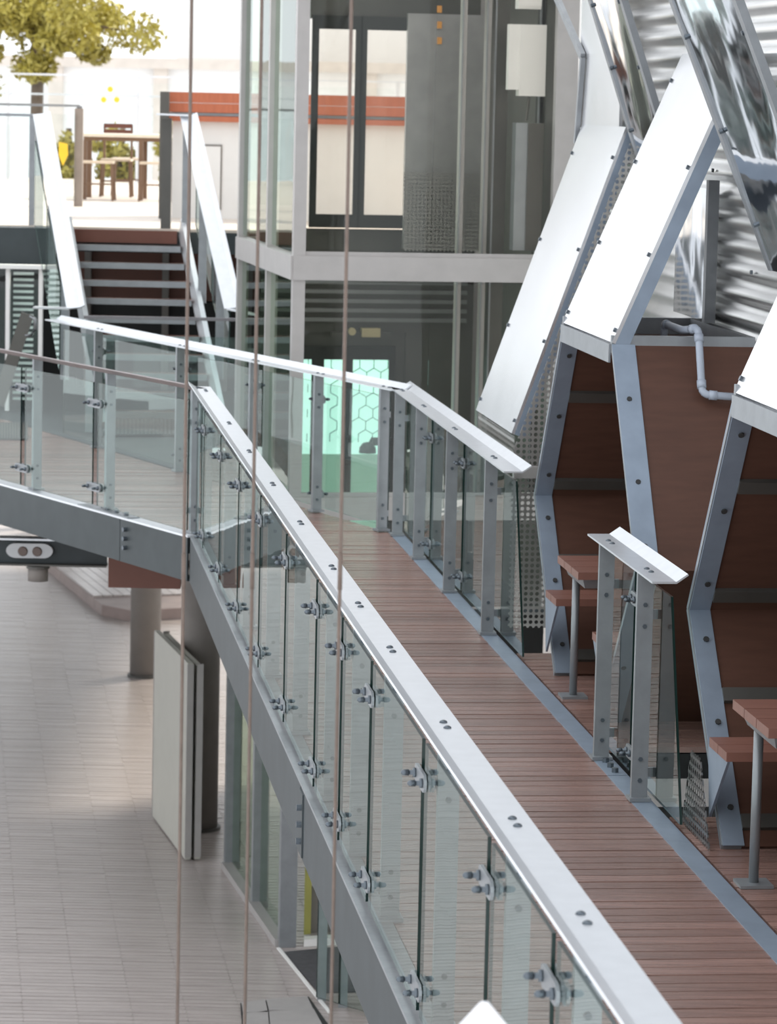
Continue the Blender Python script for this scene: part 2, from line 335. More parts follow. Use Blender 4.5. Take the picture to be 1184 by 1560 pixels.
def inset(P,t):
    out=[]; n=len(P)
    for i in range(n):
        a,b,c=[V((P[j%n][0],P[j%n][1],0)) for j in (i-1,i,i+1)]
        e1=(b-a).normalized(); e2=(c-b).normalized(); n1=V((e1.y,-e1.x,0)); n2=V((e2.y,-e2.x,0)); h=(n1+n2).normalized(); out.append((b.x+h.x*t/h.dot(n1),b.y+h.y*t/h.dot(n1)))
    return out
def booth(sc, label, tl, bl):
    b=thing('booth',label,'booth',S(sc,VB+.3,0),'hexagonal dining booths'); W=lambda p,v: S(sc+p[0],v,p[1])
    i1=inset(HEX,.02); i2=inset(HEX,.10)
    for k in range(6):                            # front ring: an outer rim and a flange on the outside of each side
        a,c=HEX[k],HEX[(k+1)%6]; a1,c1=i1[k],i1[(k+1)%6]
        if k!=3: obj('rim',MB().hexa([W(a,VB),W(c,VB),W(c1,VB),W(a1,VB),W(a,VB+.09),W(c,VB+.09),W(c1,VB+.09),W(a1,VB+.09)]),steel if k else railm,b)
        if k in (1,2,4,5):
            e=V((c[0]-a[0],c[1]-a[1],0)).normalized(); nn=(-e.y,e.x); q=lambda p,t: (p[0]+nn[0]*t,p[1]+nn[1]*t)
            fo=obj('flange',MB().hexa([W(q(a,.001),VB),W(q(c,.001),VB),W(q(c,.001),VB+.12),W(q(a,.001),VB+.12),W(q(a,.01),VB),W(q(c,.01),VB),W(q(c,.01),VB+.12),W(q(a,.01),VB+.12)]),frameb,b)
            ins=obj('inner_flange',MB().hexa([W(q(a,-.03),VB+.005),W(q(c,-.03),VB+.005),W(q(c,-.03),VB+.1),W(q(a,-.03),VB+.1),W(q(a,-.021),VB+.005),W(q(c,-.021),VB+.005),W(q(c,-.021),VB+.1),W(q(a,-.021),VB+.1)]),frameb,b)
            for f_,m_,off in ((.1,fo,.008),(.38,fo,.008),(.75,fo,.008),(.15,ins,-.034),(.5,ins,-.034),(.85,ins,-.034)):
                p=(a[0]+(c[0]-a[0])*f_,a[1]+(c[1]-a[1])*f_); p0=W(q(p,off),VB+.06); p1=W(q(p,off+(.006 if off>0 else -.006)),VB+.06)
                obj('bolt_hole',MB().tube([p0,p1],.014,8),dark,m_)
            obj('side_panel',MB().hexa([W(q(a,-.02),VB+.09),W(q(c,-.02),VB+.09),W(q(c,-.02),VW),W(q(a,-.02),VW),W(q(a,0),VB+.09),W(q(c,0),VB+.09),W(q(c,0),VW),W(q(a,0),VW)]),ply,b)
            for f_ in (.36,.88):
                p=(a[0]+(c[0]-a[0])*f_,a[1]+(c[1]-a[1])*f_); p2=(p[0]+e.x*.07,p[1]+e.y*.07)
                obj('batten',MB().hexa([W(q(p,-.045),VB+.1),W(q(p2,-.045),VB+.1),W(q(p2,-.045),VW),W(q(p,-.045),VW),W(q(p,-.02),VB+.1),W(q(p2,-.02),VB+.1),W(q(p2,-.02),VW),W(q(p,-.02),VW)]),darkg,b)
    obj('back_panel',MB().prism([W(p,VW-.03) for p in i1],VV*.02),ply,b)
    obj('roof_panel',MB().sb(sc-.735,sc+.735,VB+.05,VW,1.90,1.93),ply,b)
    for (a0,a1,v0,v1) in ((-.735,-.70,VB,VW),(.70,.735,VB,VW),(-.70,.70,VW-.035,VW)): obj('roof_kerb',MB().sb(sc+a0,sc+a1,v0,v1,1.93,2.02),steel,b)
    obj('fascia',MB().sb(sc-.72,sc+.72,VB-.012,VB-.001,1.88,1.975),steel,b)
    hood(b,sc-.74,sc+.74,VB,1.985,VW-.12,3.48,part=True)
    # the furniture of the booth
    t=thing('booth_table',tl,'table',S(sc,VB+.3,0),'booth tables')
    for k in range(3):
        a=sc-.475+.215*k; obj('slat',MB().sb(a+.004,a+.211,VB-.09,VW-.06,.715,.755),tablem,t)
    obj('frame',MB().prism([S(sc-.40,VB-.04,.66),S(sc-.45,VB-.06,.714),S(sc+.15,VB-.06,.714),S(sc+.10,VB-.04,.66)],VV*.6),steel,t)
    obj('leg',MB().tube([S(sc+.02,VB-.01,.01),S(sc+.02,VB-.01,.68)],.021,12),steel,t,True); obj('foot_plate',MB().sb(sc-.05,sc+.09,VB-.08,VB+.06,.001,.014),steel,t)
    for k,sg in enumerate((1,-1)):
        o_=0 if sg>0 else -.19; be=thing('booth_bench',bl[k],'bench',S(sc+o_+sg*.64,VB+.3,0),'booth benches')
        a0,a1=sorted((sc+o_+sg*.46,sc+o_+sg*.80)); am=(a0+a1)/2
        obj('slat',MB().sb(a0,am-.003,VB-.04,VW-.05,.43,.47),tablem,be); obj('slat',MB().sb(am+.003,a1,VB-.04,VW-.05,.43,.47),tablem,be)
        obj('bracket',MB().prism([S(sc+o_+sg*.46,VB-.035,.43),S(sc+o_+sg*.84,VB-.035,.43),S(sc+o_+sg*.78,VB-.035,.12)],VV*.012),frameb,be)
def hood(b, s0, s1, va, za, vb_, zb, part=False, bend=0):
    dv=V((vb_-va,zb-za,0)); nn=V((-dv.y,dv.x,0)).normalized()*.02
    q=lambda s,t,o=0: S(s,va+dv.x*t+nn.x*o,za+dv.y*t+nn.y*o)
    obj('cladding' ,MB().hexa([q(s0,0,-1),q(s1,0,-1),q(s1,1,-1),q(s0,1,-1),q(s0,0,0),q(s1,0,0),q(s1,1,0),q(s0,1,0)]),hoodm,b)
    for s in (s0,s1-.012):
        obj('side_flange',MB().hexa([q(s,0,-4.5),q(s+.012,0,-4.5),q(s+.012,1,-4.5),q(s,1,-4.5),q(s,0,-1),q(s+.012,0,-1),q(s+.012,1,-1),q(s,1,-1)]),frameb,b)
    for t in (.04,.3,.6,.9):
        for s in (s0+.04,s1-.04): obj('screw_head',MB().tube([q(s,t,0),q(s,t,.6)],.013,6),bolt,b)
booth(17.265,'hexagonal plywood booth with pale hood, beside the perforated screen',
  'slatted hardwood booth table on one steel leg, in the booth beside the perforated screen',
  ('hardwood bench seat on the perforated-screen side of its booth table','hardwood bench seat between the booth table and the short balustrade'))
booth(12.99,'hexagonal plywood booth with the pipe running to its hood',
  'slatted hardwood booth table in the booth the grey pipe runs to','' and () or
  ('hardwood bench seat with triangular bracket beside the short balustrade','hardwood bench seat across the table in the booth the pipe runs to'))
h=thing('wall_cladding','tall pale aluminium cladding strip with mesh under it, next to the lift tower','cladding',S(20.4,VB+.2,1.1))
hood(h,19.68,21.17,VB,1.19,3.82,3.06)
uvsheet('mesh_skirt',S(19.68,VB+.02,1.02),S(21.17,VB+.02,1.02),S(21.17,VB+.02,1.17),S(19.68,VB+.02,1.17),screen,h)
obj('upper_plate',MB().sb(19.9,21.3,3.82,3.84,3.04,4.6),hoodm,h)
e1,e2,e3=[PL(x,y,S(0,3.8),VV) for x,y in ((850,0),(888,87),(878,218))]
obj('edge_angle',MB().bar(e1+(e1-e2)*.5,e2,VV,.03,.05).bar(e2,e3,VV,.03,.05),steel,h)
sc_=thing('perforated_screen','perforated steel screen between the booth and the tall cladding strip','screen',S(19,VB+.1,0))
uvsheet('sheet',S(19.62,VB,0),S(19.62,VW,0),S(19.62,VW,3.2),S(19.62,VB,1.08),screen,sc_)
obj('cross_rail',MB().sb(19.54,19.6,VB,VW,.93,1.0),towerm,sc_)
w_=uvsheet('wire_mesh_guard',S(13.62,VB-.06,.0),S(14.2,VB-.06,.0),S(14.05,VB-.06,.36),S(13.86,VB-.06,.36),wire,None); tag(w_,'woven wire mesh guard at the foot of the pipe booth','mesh')
# polished cladding leaning the other way
def lean(label, s0, s1, z0, k, top):
    p=thing('polished_cladding',label,'cladding',S((s0+s1)/2,VW-.05,z0)); v1=VW-.03; v0=v1-(top-z0)/k
    n=10; mb=MB()
    f=lambda s,t,o: S(s,v1+(v0-v1)*t-o*.9, z0+(top-z0)*t-o*.35+.0)
    wav=lambda s,t: .012*math.sin(t*9+s*2)+.008*math.sin(s*7+t*4)
    vs=[f(s0+(s1-s0)*i/n,j/24,wav(i/n,j/24)*.5) for j in range(25) for i in range(n+1)]
    mb.add(vs,[(j*(n+1)+i,j*(n+1)+i+1,(j+1)*(n+1)+i+1,(j+1)*(n+1)+i) for j in range(24) for i in range(n)])
    obj('sheet',mb,mirr,p,True)
    for s in (s0,s1): obj('side_frame',MB().hexa([f(s-.035,0,-.028),f(s+.035,0,-.028),f(s+.035,1,-.028),f(s-.035,1,-.028),f(s-.035,0,.012),f(s+.035,0,.012),f(s+.035,1,.012),f(s-.035,1,.012)]),steel,p)
    for t in (.1,.3,.5,.7,.9):
        for s in (s0+.05,s1-.05): obj('screw_head',MB().tube([f(s,t,.0),f(s,t,.02)],.013,6),bolt,p)
lean('mirror polished cladding strip crossing in front of the booth hood',14.75,16.1,2.39,2.4,4.68)
lean('narrow polished cladding strip between two pale hoods',18.62,19.57,2.86,2.9,4.7)
p=thing('polished_plate','small upright polished plate with steel frame on the booth roof','cladding',S(18,VW-.05,2.0))
obj('sheet',MB().sb(17.5,18.4,VW-.04,VW-.025,2.03,2.75),mirr,p); obj('side_frame',MB().sb(17.44,17.5,VW-.07,VW-.01,2.03,2.8),steel,p)
# grey pipe
pa=[S(16.75,3.52,1.93),S(16.75,3.52,2.07),S(16.70,3.535,2.10),S(16.45,3.62,2.09),S(16.38,3.68,2.08)]
x0=sof(S(16.45,0))
pp=thing('drain_pipe','grey plastic drain pipe bent over the booth roof edge','pipe',S(16.5,3.6,1.93)); grey=mat('grey plastic pipe',(.36,.40,.47),.35)
def lap(x,y,s_): return PL(x,y,S(s_,0),UU)
key=[lap(1012,520,17.0),lap(1012,493,17.0),lap(1040,503,16.62),lap(1064,500,16.46),lap(1070,601,16.30),lap(1124,605,16.28)]
c=[key[0]]
for a_,b_,d_ in zip(key,key[1:],key[2:]):
    e1=b_+(a_-b_).normalized()*.04; e2=b_+(d_-b_).normalized()*.04; c+=[e1.lerp(b_,t).lerp(b_.lerp(e2,t),t) for t in (0,.25,.5,.75,1)]
c.append(key[-1]); obj('tube',MB().tube(c,.0195,14),grey,pp,True)
for b_,q in ((1,2),(3,4),(4,3),(4,5),(3,2)):
    dr_=(key[q]-key[b_]).normalized(); obj('coupling',MB().tube([key[b_]+dr_*.035,key[b_]+dr_*.075],.0245,14),grey,pp,True)

# ------------------------------------------------------------------ lift tower
az=math.radians(-10.2); TA=V((math.sin(az),math.cos(az),0)); TB=V((TA.y,-TA.x,0)); TO=D(447,400,26.7); TO.z=0
def T(a,b,z): return TO+TA*a+TB*b+ZZ*z
def tbx(a0,a1,b0,b1,z0,z1,mb=None): return (mb or MB()).box(T((a0+a1)/2,(b0+b1)/2,(z0+z1)/2),TB*((b1-b0)/2),TA*((a1-a0)/2),ZZ*((z1-z0)/2))
def onT(x,y,a): P=PL(x,y,T(a,0,0),TA)-TO; return P.dot(TB),P.z
def onL(x,y): P=PL(x,y,T(0,0,0),TB)-TO; return P.dot(TA),P.z
tw=thing('lift_tower','glazed lift tower with pale metal frame behind the walkway','lift tower',T(1.7,1.05,-1.05))
am=onL(407,300)[0]; ae=onL(364,250)[0]; bR=onT(862,200,0)[0]
for a0,b0,wd in ((0,0,.1),(am-.04,0,.08),(ae-.05,0,.1)): obj('post',tbx(a0,a0+wd,b0,b0+.1,-1.0,6),towerm,tw)
obj('post',tbx(0,.1,bR-.09,bR+.09,-1.0,6),towerm,tw); obj('post',tbx(ae-.05,ae+.05,bR-.09,bR+.09,-1.0,6),towerm,tw)
for z0,z1 in ((1.72,1.915),(-.25,-.06),(4.6,4.8)):
    obj('beam',tbx(-.02,.1,.0,bR,z0,z1),towerm,tw); obj('beam',tbx(.0,ae,-.02,.09,z0,z1),towerm,tw); obj('beam',tbx(ae-.05,ae+.05,0,bR,z0,z1),towerm,tw); obj('beam',tbx(0,ae,bR-.04,bR+.05,z0,z1),towerm,tw)
bj=onT(662,200,0)[0]
for z0,z1 in ((1.935,4.58),(-.04,1.70),(-1.0,-.27)):
    for b0,b1 in ((.11,bj-.004),(bj+.004,bR-.1)): obj('glass_pane',tbx(.04,.052,b0,b1,z0,z1),gtow,tw)
    for a0,a1 in ((.11,am-.05),(am+.05,ae-.06)): obj('glass_pane',tbx(a0,a1,.04,.052,z0,z1),ggrn,tw)
    obj('glazing_bead',tbx(.02,.05,.1,bR-.1,z0-.02,z0+.015),towerm,tw)
for k in range(2):
    for j in range(2): P=T(ae*.25+.12*k,-.02,-.1-.09*j); obj('bolt_head',MB().tube([P-TB*.02,P],.022,6),bolt,tw)
obj('base_slab',tbx(0,ae,0,bR,-1.05,-1.0),girdm,tw)
# shaft interior
AB=3.0
bl,zt=onT(470,28,AB); br,zb=onT(622,350,AB)
sh=thing('shaft_lining','dark ribbed lining inside the glass lift tower','lining',T(AB,1,-1))
zl=onT(540,548,AB)[1]
b0_,b1_=.12,bR-.12
obj('panel',tbx(AB,AB+.02,b0_,bl,-1.0,5),darkg,sh); obj('panel',tbx(AB,AB+.02,br,b1_,-1.0,5),darkg,sh); obj('panel',tbx(AB,AB+.02,bl,br,zl+.25,zb),darkg,sh); obj('panel',tbx(AB,AB+.02,bl,br,zt,5),darkg,sh); obj('panel',tbx(AB+.06,AB+.08,bl-.05,br+.05,-1.0,zl+.3),darkg,sh)
obj('panel',tbx(.12,AB,bR-.075,bR-.055,-1.0,5),darkg,sh)
louv=mat('grey louvre',(.22,.22,.22),.4,.5)
z=zl+.35
while z<zb-.2:
    obj('slat',tbx(AB-.06,AB-.01,.15,br+.55,z,z+.035),louv,sh); z+=.085
def door(label,y0,y1,xs,glassy):
    d=thing('lift_door',label,'door',T(AB-.08,(bl+br)/2,onT(540,y1,AB-.08)[1]))
    e=AB-.08
    for xa,xb in xs:
        ba,bb=onT(xa,400,e)[0],onT(xb,400,e)[0]; z1,z0=onT(540,y0,e)[1],onT(540,y1,e)[1]
        for q in ((ba-.06,ba,z0-.12,z1+.12),(bb,bb+.06,z0-.12,z1+.12),(ba,bb,z1,z1+.12),(ba,bb,z0-.12,z0)): obj('stile',tbx(e,e+.04,*q),dark,d)
        if glassy: obj('pane',tbx(e+.015,e+.025,ba,bb,z0,z1),gtow,d)
        else:
            zm=onT(540,692,e)[1]; ph=obj('pane',tbx(e+.015,e+.025,ba,bb,zm,z1),mint,d); obj('lower_panel',tbx(e+.012,e+.028,ba,bb,z0,zm),mintd,d)
            r=.075; mbx=MB(); row=0; z=zm+.15
            while z<z1:
                b=ba-(.5 if row%2 else 0)*r*math.sqrt(3)
                while b<bb+r:
                    for k in range(3):
                        a1=math.pi/6+k*math.pi/3; a2=a1+math.pi/3; p=(b+r*math.cos(a1),z+r*math.sin(a1)); q=(b+r*math.cos(a2),z+r*math.sin(a2))
                        if all(ba<t[0]<bb and zm<t[1]<z1 for t in (p,q)): mbx.bar(T(e+.008,*p),T(e+.008,*q),TA,.006,.006)
                    b+=r*math.sqrt(3)
                z+=r*1.5; row+=1
            obj('honeycomb_lines',mbx,hexl,ph)
    return d
door('upper glazed lift door with the white kiosk showing through',45,327,((480,536),(553,613)),True)
door('lower lift door glazed in backlit mint with honeycomb lines',548,815,((462,478),(497,527),(541,596)),False)
P_=onT(560,690,AB-.2); fx=thing('entry_fixture','small black camera like fixture seen against the mint lift door','fixture',T(AB-.2,P_[0],P_[1]))
fm=mat('black plastic',(.015,.015,.017),.4)
obj('dome',MB().tube([T(AB-.2,P_[0],P_[1]),T(AB-.2,P_[0],P_[1]+.05),T(AB-.2,P_[0],P_[1]+.09),T(AB-.2,P_[0],P_[1]+.10)],[.08,.075,.045,.01],14),fm,fx,True); obj('neck',MB().tube([T(AB-.2,P_[0]+.02,P_[1]+.08),T(AB-.2,P_[0]+.05,P_[1]+.14)],.018,8),fm,fx); obj('barrel',tbx(AB-.23,AB-.17,P_[0]+.04,P_[0]+.22,P_[1]+.07,P_[1]+.14),fm,fx)
mo=thing('door_motor','brass coloured door motor rail over the mint lift door','motor',T(2.85,.6,.9))
B_,Z_=onT(555,508,2.85); obj('rail',tbx(2.85,2.9,B_-.3,B_+.25,Z_-.03,Z_+.01),darkg,mo); obj('motor_body',tbx(2.8,2.9,B_-.03,B_+.14,Z_-.03,Z_+.05),mat('brass',(.5,.42,.25),.4,.7),mo); obj('pulley',MB().tube([T(2.79,B_-.12,Z_+.02),T(2.84,B_-.12,Z_+.02)],.035,12),mat('brass',(.5,.42,.25)),mo)
def vert(name,label,cat,x0,x1,y0,y1,a,m_,dep=.08,extra=None):
    ym=(max(y0,0)+min(y1,420))/2; b0=onT(x0,ym,a)[0]; b1=onT(x1,ym,a)[0]; z1=onT(x0,y0,a)[1]; z0=onT(x1,y1,a)[1]; t=thing(name,label,cat,T(a,(b0+b1)/2,z0)); obj('body',tbx(a,a+dep,b0,b1,z0,z1),m_,t); return t,b0,b1,z0,z1
for x0,x1,lb_,m_ in ((737,745,'slim pale guide rail beside the dark counterweight channel',towerm),(750,772,'dark counterweight channel in the lift shaft',darkg),(700,708,'slim pale guide rail near the glass joint',towerm),(818,826,'dark cable tray strip by the tower corner post',dark)):
    t,b0,b1,z0,z1=vert('guide_rail',lb_,'rail',x0,x1,-60,760,.55,m_); obj('lip',tbx(.52,.55,b0,b0+.012,z0,z1),steel,t)
bx,b0,b1,z0,z1=vert('control_box','white electrical control box hung above a grey duct','box',792,832,37,147,.22,white,.12)
obj('side_plate',tbx(.24,.32,b0-.09,b0,z0+.05,z1),white,bx); obj('gland',MB().tube([T(.28,b0+.08,z0-.2),T(.28,b0+.1,z0)],.012),darkg,bx)
bx,b0,b1,z0,z1=vert('control_box','small white box at the top of the lift shaft','box',790,825,-40,14,.22,white,.12); obj('lid',tbx(.205,.22,b0,b1,z0+.02,z1),white,bx)
bx,b0,b1,z0,z1=vert('cable_duct','grey metal duct below the white control box','duct',784,826,187,382,.22,mat('grey duct',(.30,.32,.34),.35,.5),.14)
obj('cover',tbx(.20,.22,b0+.1,b1,z0,z1),darkg,bx)
pn,b0,b1,z0,z1=vert('car_panel','tall grey lift car side panel with indicator lights','panel',618,735,20,380,2.4,mat('grey laminate',(.42,.41,.41),.3,.5),.05)
for y in (14,38,62): B_,Z_=onT(670,y,2.38); obj('indicator',tbx(2.38,2.4,B_-.02,B_+.02,Z_-.03,Z_+.03),mat('amber lens',(.8,.35,.08),.4),pn)
uvsheet('mesh_panel',T(2.3,onT(615,382,2.3)[0],onT(615,382,2.3)[1]),T(2.3,onT(735,382,2.3)[0],onT(615,382,2.3)[1]),T(2.3,onT(735,260,2.3)[0],onT(615,262,2.3)[1]),T(2.3,onT(615,260,2.3)[0],onT(615,262,2.3)[1]),screen,pn)

# ------------------------------------------------------------------ stairs
t0=G(108,347,ZU); t1=G(277,345,ZU); t0.y=t1.y=33.55; sd=V((.235,-.972,0)).normalized(); sx=V((1,0,0))
st_=thing('staircase','open steel stair with timber lined treads up to the terrace','stairs',(t0+t1)/2+sd*1.3-ZZ*ZU)
N=11; ri=ZU/N; go=.228
for k in range(1,N):
    c0=t0+sd*(go*k)-ZZ*ri*k; c1=t1+sd*(go*k)-ZZ*ri*k; y=V((0,-.13,0))
    tr=obj('tread',MB().box((c0+c1)/2-ZZ*.02-y*.9,(c1-c0)/2,y,ZZ*.016),wood,st_); obj('nosing',MB().box((c0+c1)/2-ZZ*.028+y*.15,(c1-c0)/2,V((0,.012,0)),ZZ*.03),steel,tr)
obj('top_riser',MB().box((t0+t1)/2-ZZ*.085,(t1-t0)/2,V((0,.02,0)),ZZ*.065),rust,st_)
for p,sg in ((t0,-1),(t1,1)): obj('stringer',MB().bar(p+sx*sg*.05+ZZ*.02,p+sx*sg*.05+sd*(go*N)-ZZ*(ZU-.0),ZZ,.22,.05),railm if sg>0 else steel,st_)
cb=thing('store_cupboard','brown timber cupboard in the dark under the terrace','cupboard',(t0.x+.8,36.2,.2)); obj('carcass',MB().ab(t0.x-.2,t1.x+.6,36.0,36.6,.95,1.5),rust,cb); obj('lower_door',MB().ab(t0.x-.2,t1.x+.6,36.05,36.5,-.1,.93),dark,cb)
for x in (-.1,.75,1.4): obj('upright',MB().ab(t0.x+x,t0.x+x+.07,35.9,36,-.1,1.5),conc,cb)
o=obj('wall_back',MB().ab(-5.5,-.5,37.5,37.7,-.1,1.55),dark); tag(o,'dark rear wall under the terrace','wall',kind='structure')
def stairrail(label, top, bot, endp, side):
    b=thing('stair_balustrade',label,'balustrade',V((bot.x,bot.y,0)),'stair balustrades'); sdv=V((side,0,0))
    def plate(a,c,w): return MB().bar(a,c,V((1,0,0)),w,.014)
    obj('handrail',plate(top,bot,.13),railm,b); obj('rail_lip',MB().bar(top+V((.085*1,.0,.02)),bot+V((.085,0,.02)),V((1,0,.6)),.05,.012),railm,b)
    e=V(endp); obj('end_rail',MB().box((bot+e)/2,(e-bot)/2+V((.04,0,0)),V((0,.08,0)),ZZ*.008),railm,b)
    for f in (.02,.4,.78):
        p=top.lerp(bot,f); obj('post',MB().ab(p.x-.04,p.x+.04,p.y-.02,p.y+.02,p.z-1.12,p.z-.02),steel,b)
    for f in (.08,.46):
        a=top.lerp(bot,f); c=top.lerp(bot,f+.36); o_=V((side*.07,0,0))
        mb=MB(); q=[a+o_-ZZ*.95,c+o_-ZZ*.95,c+o_-ZZ*.12,a+o_-ZZ*.12]; n=V((.012,0,0)); mb.slab(q,n)
        obj('glass_panel',mb,[glass,gedge,gedge],b)
    return b
tl=D(60,174,33.5); bo=D(112,470,31.1); stairrail('stair balustrade with broad rail beside the glazed terrace front',tl,bo,D(45,468,31.0),-1)
tr=D(284,176,33.5); bo2=D(352,470,31.3); b=stairrail('stair balustrade with broad rail beside the lift tower',tr,bo2,D(410,485,31.0),1)
e=D(245,174,33.6); obj('top_rail',MB().box((tr+e)/2,(tr-e)/2+V((.04,0,0)),V((0,.08,0)),ZZ*.008),railm,b)
p=D(254,260,33.7); obj('newel',MB().ab(p.x-.05,p.x+.05,33.62,33.7,ZU,ZU+1.12),darkg,b)
b=thing('foot_balustrade','glass balustrade with thin dark bar across the foot of the stairs','balustrade',D(270,660,30.95)*1)
b.location.z=0; a=D(128,483,30.95); c=D(416,488,30.95)
obj('handrail',MB().box((a+c)/2,(c-a)/2,V((0,.03,0)),ZZ*.014),mat('dark rail',(.20,.19,.2),.4,.5),b)
for x in (a.x+.06,c.x-.12): obj('post',MB().ab(x-.04,x+.04,30.94,30.97,0,a.z-.02),steel,b)
mb=MB(); q=[V((a.x+.15,30.9,.05)),V((c.x-.2,30.9,.05)),V((c.x-.2,30.9,.93)),V((a.x+.15,30.9,.93))]; n=V((0,.012,0)); mb.slab(q,n); obj('glass_panel',mb,[glass,gedge,gedge],b)
for z in (.2,.8):
    cc=place('clamp',CS,b,V((c.x-.2,30.9,z)))
    for k in (-.04,.04): bo_=bpy.data.objects.new('bolt',BOLT); COL.objects.link(bo_); bo_.parent=cc; bo_.location=(k,0,0)
# slanted dark bracket left of the stair
a=D(10,560,30.6); c=D(42,478,30.6); sb_=thing('slanted_strut','dark slanted metal strut with a loop, beside the stair foot','strut',V((a.x,30.6,0)))
obj('blade',MB().bar(a-ZZ*.35-V((.08,0,0)),c,V((1,0,.3)),.12,.03),darkg,sb_); obj('loop',MB().tube([c+V((.02,0,-.02)),c+V((.07,0,-.05)),c+V((.08,0,-.14)),c+V((.03,0,-.2)),c+V((-.02,0,-.2))],.018),steel,sb_,True)
# glazed front under the terrace
gf=thing('glazed_front','glazed shopfront with white mullions under the terrace edge','shopfront',(-4.2,32.9,0)); gf.location.z=0
for k in range(6):
    x=-5.2+k*.33; obj('mullion',MB().ab(x,x+.04,32.85,32.93,0,1.45),white,gf)
    if k<5: obj('pane',MB().ab(x+.045,x+.325,32.88,32.89,.02,1.43),glass,gf)
    if k in (1,4):
        for j in range(22): obj('blind_slat',MB().ab(x+.06,x+.26,33.0,33.05,.1+.06*j,.125+.06*j),white,gf)
obj('sill',MB().ab(-5.2,-3.5,32.8,32.95,1.43,1.47),white,gf)
# mats
for (x0,x1,y0,y1),lb_ in (((-40,42,646,671),'charcoal ribbed mat on the timber landing'),((165,285,641,664),'charcoal ribbed mat at the foot of the stairs')):
    q=[G(x0,y1,.0),G(x1,y1,.0),G(x1,y0,.0),G(x0,y0,.0)]; q=[p+ZZ*.004 for p in q]
    m_=thing('floor_mat',lb_,'mat',(q[0]+q[2])/2); obj('base',MB().prism(q,ZZ*.008),matm,m_)
    mb=MB()
    for k in range(20): a=q[0].lerp(q[1],(k+.5)/20); c=q[3].lerp(q[2],(k+.5)/20); mb.bar(a+ZZ*.011,c+ZZ*.011,V((1,0,0)),.02,.006)
    obj('rib',mb,darkg,m_,kind='stuff')

# ------------------------------------------------------------------ terrace
kx0=D(248,200,36.5).x; kx1=.35
k_=thing('kiosk','white kiosk with red timber boards along its counter','kiosk',(-1.2,36.8,ZU))
obj('cabinet',MB().ab(kx0+.1,kx1,36.6,37.4,ZU,2.9),white,k_)
for z0,z1 in ((2.90,2.96),(3.0,3.10),(3.105,3.22)): obj('timber_board',MB().ab(kx0,kx1,36.5,37.45,z0,z1),redw,k_)
obj('steel_strip',MB().ab(kx0+.05,kx1,36.52,37.4,2.965,2.995),steel,k_)
dx=D(312,250,36.6).x; dx2=D(336,250,36.6).x; dr=obj('cabinet_door',MB().ab(dx,dx2,36.57,36.6,ZU+.1,2.63),white,k_); obj('door_frame',MB().ab(dx-.015,dx2+.015,36.585,36.599,ZU+.1,2.65),conc,dr)
gp=thing('kiosk_screen','dark framed glass panel at the kiosk end by the stair head','screen',(kx0,36.3,ZU)); obj('post',MB().ab(kx0-.02,kx0+.08,36.3,36.4,ZU,3.22),darkg,gp)
wm=mat('dark brown metal',(.17,.10,.06),.5,.2)
tp=D(175,210,42.5)
tt=thing('cafe_table','long cafe table with pale top on the terrace','table',(tp.x+.35,42.8,ZU)); zt_=ZU+.8
xa,xb=D(126,207,42.5).x,D(260,207,42.5).x
obj('table_top',MB().ab(xa,xb,42.3,43.1,zt_,zt_+.04),mat('pale table top',(.7,.62,.5),.4),tt); obj('apron',MB().ab(xa+.03,xb-.03,42.33,43.07,zt_-.05,zt_),wm,tt)
for x in (xa+.04,D(216,250,42.5).x,xb-.05):
    for y in (42.36,43.04): obj('leg',MB().ab(x-.03,x+.03,y-.03,y+.03,ZU,zt_-.05),wm,tt)
def stool(px,Y,label,back=False):
    c=D(px,250,Y); c.z=ZU; s=thing('terrace_chair' if back else 'terrace_stool',label,'chair' if back else 'stool',c)
    obj('seat',MB().ab(c.x-.2,c.x+.2,Y-.19,Y+.19,ZU+.47,ZU+.5),mat('pale seat',(.6,.5,.38),.5),s)
    for a in (-1,1):
        for b_ in (-1,1): obj('leg',MB().bar(V((c.x+a*.2,Y+b_*.18,ZU)),V((c.x+a*.18,Y+b_*.16,ZU+.48)),V((1,0,0)),.03,.03),wm,s)
    obj('stretcher',MB().ab(c.x-.19,c.x+.19,Y-.17,Y-.15,ZU+.2,ZU+.22),wm,s)
    if back:
        for a in (-1,1): obj('back_post',MB().ab(c.x+a*.18-.015,c.x+a*.18+.015,Y+.16,Y+.19,ZU+.48,ZU+.95),wm,s)
        for z in (.82,.9): obj('back_slat',MB().ab(c.x-.19,c.x+.19,Y+.15,Y+.17,ZU+z,ZU+z+.06),rust,s)
stool(150,42.0,'terrace stool tucked under the table beside the steel post'); stool(178,43.6,'terrace chair with red slatted back behind the table',True)
stool(238,42.1,'terrace stool between the table leg and the kiosk post'); stool(195,44.4,'terrace stool on the far side of the cafe table')
def gb(label, P0, P1, h, posts, rails, name='terrace_balustrade', m_=steel, sticker=False):
    b=thing(name,label,'balustrade',(P0+P1)/2); d=(P1-P0).normalized(); n=V((d.y,-d.x,0)); L=(P1-P0).length
    for z in rails: obj('rail',MB().box((P0+P1)/2+ZZ*z,d*L/2,n*.05,ZZ*.014),m_,b)
    ts=[L*k/(posts-1) for k in range(posts)]
    for t in ts: obj('post',MB().box(P0+d*t+ZZ*h/2,d*.03,n*.03,ZZ*h/2),m_,b)
    for a,c in zip(ts,ts[1:]):
        mb=MB(); q=[P0+d*(a+.05)+n*.05+ZZ*.06,P0+d*(c-.05)+n*.05+ZZ*.06,P0+d*(c-.05)+n*.05+ZZ*(h-.1),P0+d*(a+.05)+n*.05+ZZ*(h-.1)]
        mb.slab(q,n*.012); gl=obj('glass_panel',mb,[gter,gtop,gtop],b)
    return b
